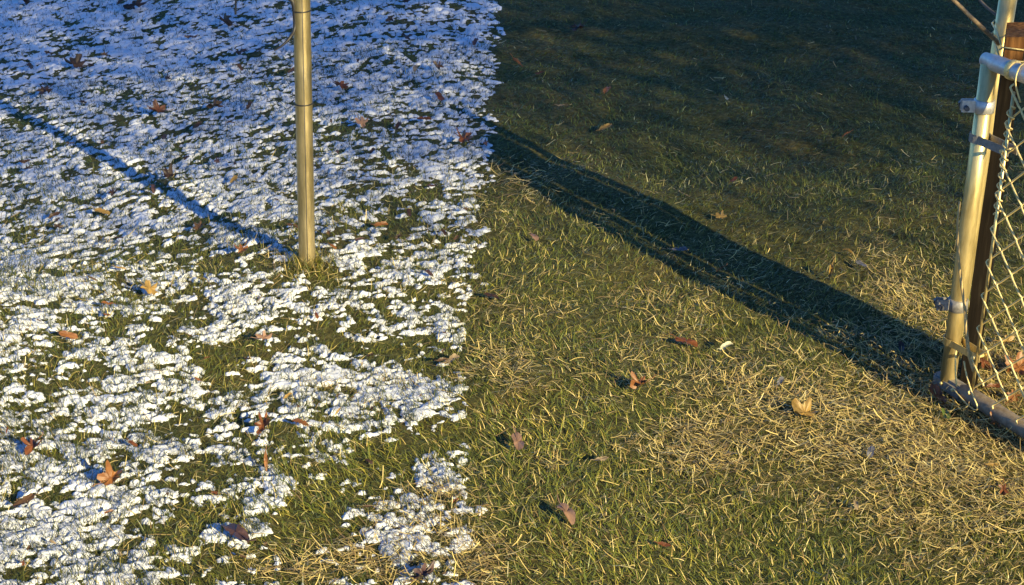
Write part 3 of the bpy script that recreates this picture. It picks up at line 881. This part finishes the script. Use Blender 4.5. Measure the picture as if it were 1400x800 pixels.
for k in range(46):
    px, py = random.uniform(0, 665), random.uniform(0, 340) ** 1.0
    leaf(px, py, random.uniform(10, 22), random.choice(['dark', 'brown', 'dark', 'purple', 'brown']), random.choice(['oval', 'oak']), random.uniform(.1, .6),
         'small dull brown scrap of leaf among the farther bluish snow', random.uniform(.3, .9), seed=200 + k, group='leaf scraps in the far snow', stem=False)

for k in range(34):
    py = random.uniform(400, 790); px = random.uniform(5, 625)
    leaf(px, py, random.uniform(7, 15), random.choice(['dark', 'brown', 'rust', 'brown', 'tan']), random.choice(['oval', 'oak', 'sliver']), random.uniform(.1, .7),
         'tiny curled crumb of brown leaf caught in the foreground snow and grass', random.uniform(.5, 1.2), seed=400 + k, group='leaf crumbs in the foreground snow', stem=False)

# ------------------------------------------------------------------ added, unseen leaf screen behind the camera, placed to shade the far lawn
sd2 = Vector((TO_SUN.x, TO_SUN.y, 0)).normalized()
eu = Vector((sd2.y, -sd2.x, 0))
def shade(gx_, gy_):
    t = 1.0 * np.clip(gy_ - 3.75, 0, 2.9) * (1 + .6 * sstep(.0, 1.2, gx_))
    # thinner in line with the pole and the gate
    u = gx_ * eu.x + gy_ * eu.y
    for (q, wdt, fin) in ((bp, .045, 9), (gbase, .06, 1.85), (pb, .045, 1.85)):
        uq = q.x * eu.x + q.y * eu.y
        beyond = sstep(.02, .2, -((gx_ - q.x) * sd2.x + (gy_ - q.y) * sd2.y))
        w_ = -((gx_ - q.x) * sd2.x + (gy_ - q.y) * sd2.y)
        t = t * (1 - (.9 - .9 * sstep(fin - .4, fin, w_)) * np.exp(-((u - uq) / wdt) ** 2) * beyond)
    return t
LA = .032 * .032 * .5
n0 = 420000
gxx = RNG.uniform(-3.2, 4.6, n0); gyy = RNG.uniform(3.7, 10, n0)
dens = shade(gxx, gyy)
area = 7.8 * 6.3 * math.sin(SUN_EL)
want = dens / (LA * .55) * area / n0
keep = RNG.random(n0) < want
print('shade: max keep', want.max(), keep.sum())
gxx, gyy = gxx[keep], gyy[keep]
n = len(gxx)
tt = RNG.uniform(6.0, 8.5, n)
C = np.stack([gxx + TO_SUN.x * tt, gyy + TO_SUN.y * tt, TO_SUN.z * tt], -1)
a = RNG.normal(size=(n, 3)); a /= np.linalg.norm(a, axis=1)[:, None]
b = np.cross(a, RNG.normal(size=(n, 3))); b /= np.linalg.norm(b, axis=1)[:, None]
s = .032 * RNG.uniform(.8, 1.2, (n, 1))
V = np.stack([C - a * s * .7, C + b * s * .36, C + a * s * .7, C - b * s * .36], 1).reshape(-1, 3)
F = np.arange(4 * n).reshape(n, 4)
cc = C.mean(0)
shade_screen = tag(empty('shade_screen', (cc[0], cc[1], 0)), 'unseen leaf screen on a trunk, added behind the viewer to shade the far lawn', 'shade_screen')
cr = from_arrays('screen_leaves', V - np.array([cc[0], cc[1], 0]), F, M['needles'], parent=shade_screen)
tube('trunk', [Vector((0, 0, -.2)), Vector((.02, 0, .9)), Vector((-.03, .02, 1.8)), Vector((0, 0, 2.7)), Vector((.05, 0, 3.5))], [.13, .11, .085, .05, .02], M['bark'], shade_screen, 12)
for k in range(14):
    an = k * 2.4; h = 1.6 + .14 * k
    e = C[RNG.integers(n)] - np.array([cc[0], cc[1], 0])
    e = Vector(e)
    s0 = Vector((0, 0, min(h, e.z - .2)))
    tube('limb', smooth_path([s0, s0.lerp(e, .5) + Vector((0, 0, .12)), e], 4), [.03 - .0028 * j for j in range(9)], M['bark'], shade_screen, 7)

S.render.engine = 'CYCLES'
S.cycles.max_bounces = 6
S.cycles.use_denoising = True
print('tris', sum(len(o.data.polygons) * 2 for o in S.objects if o.type == 'MESH'))
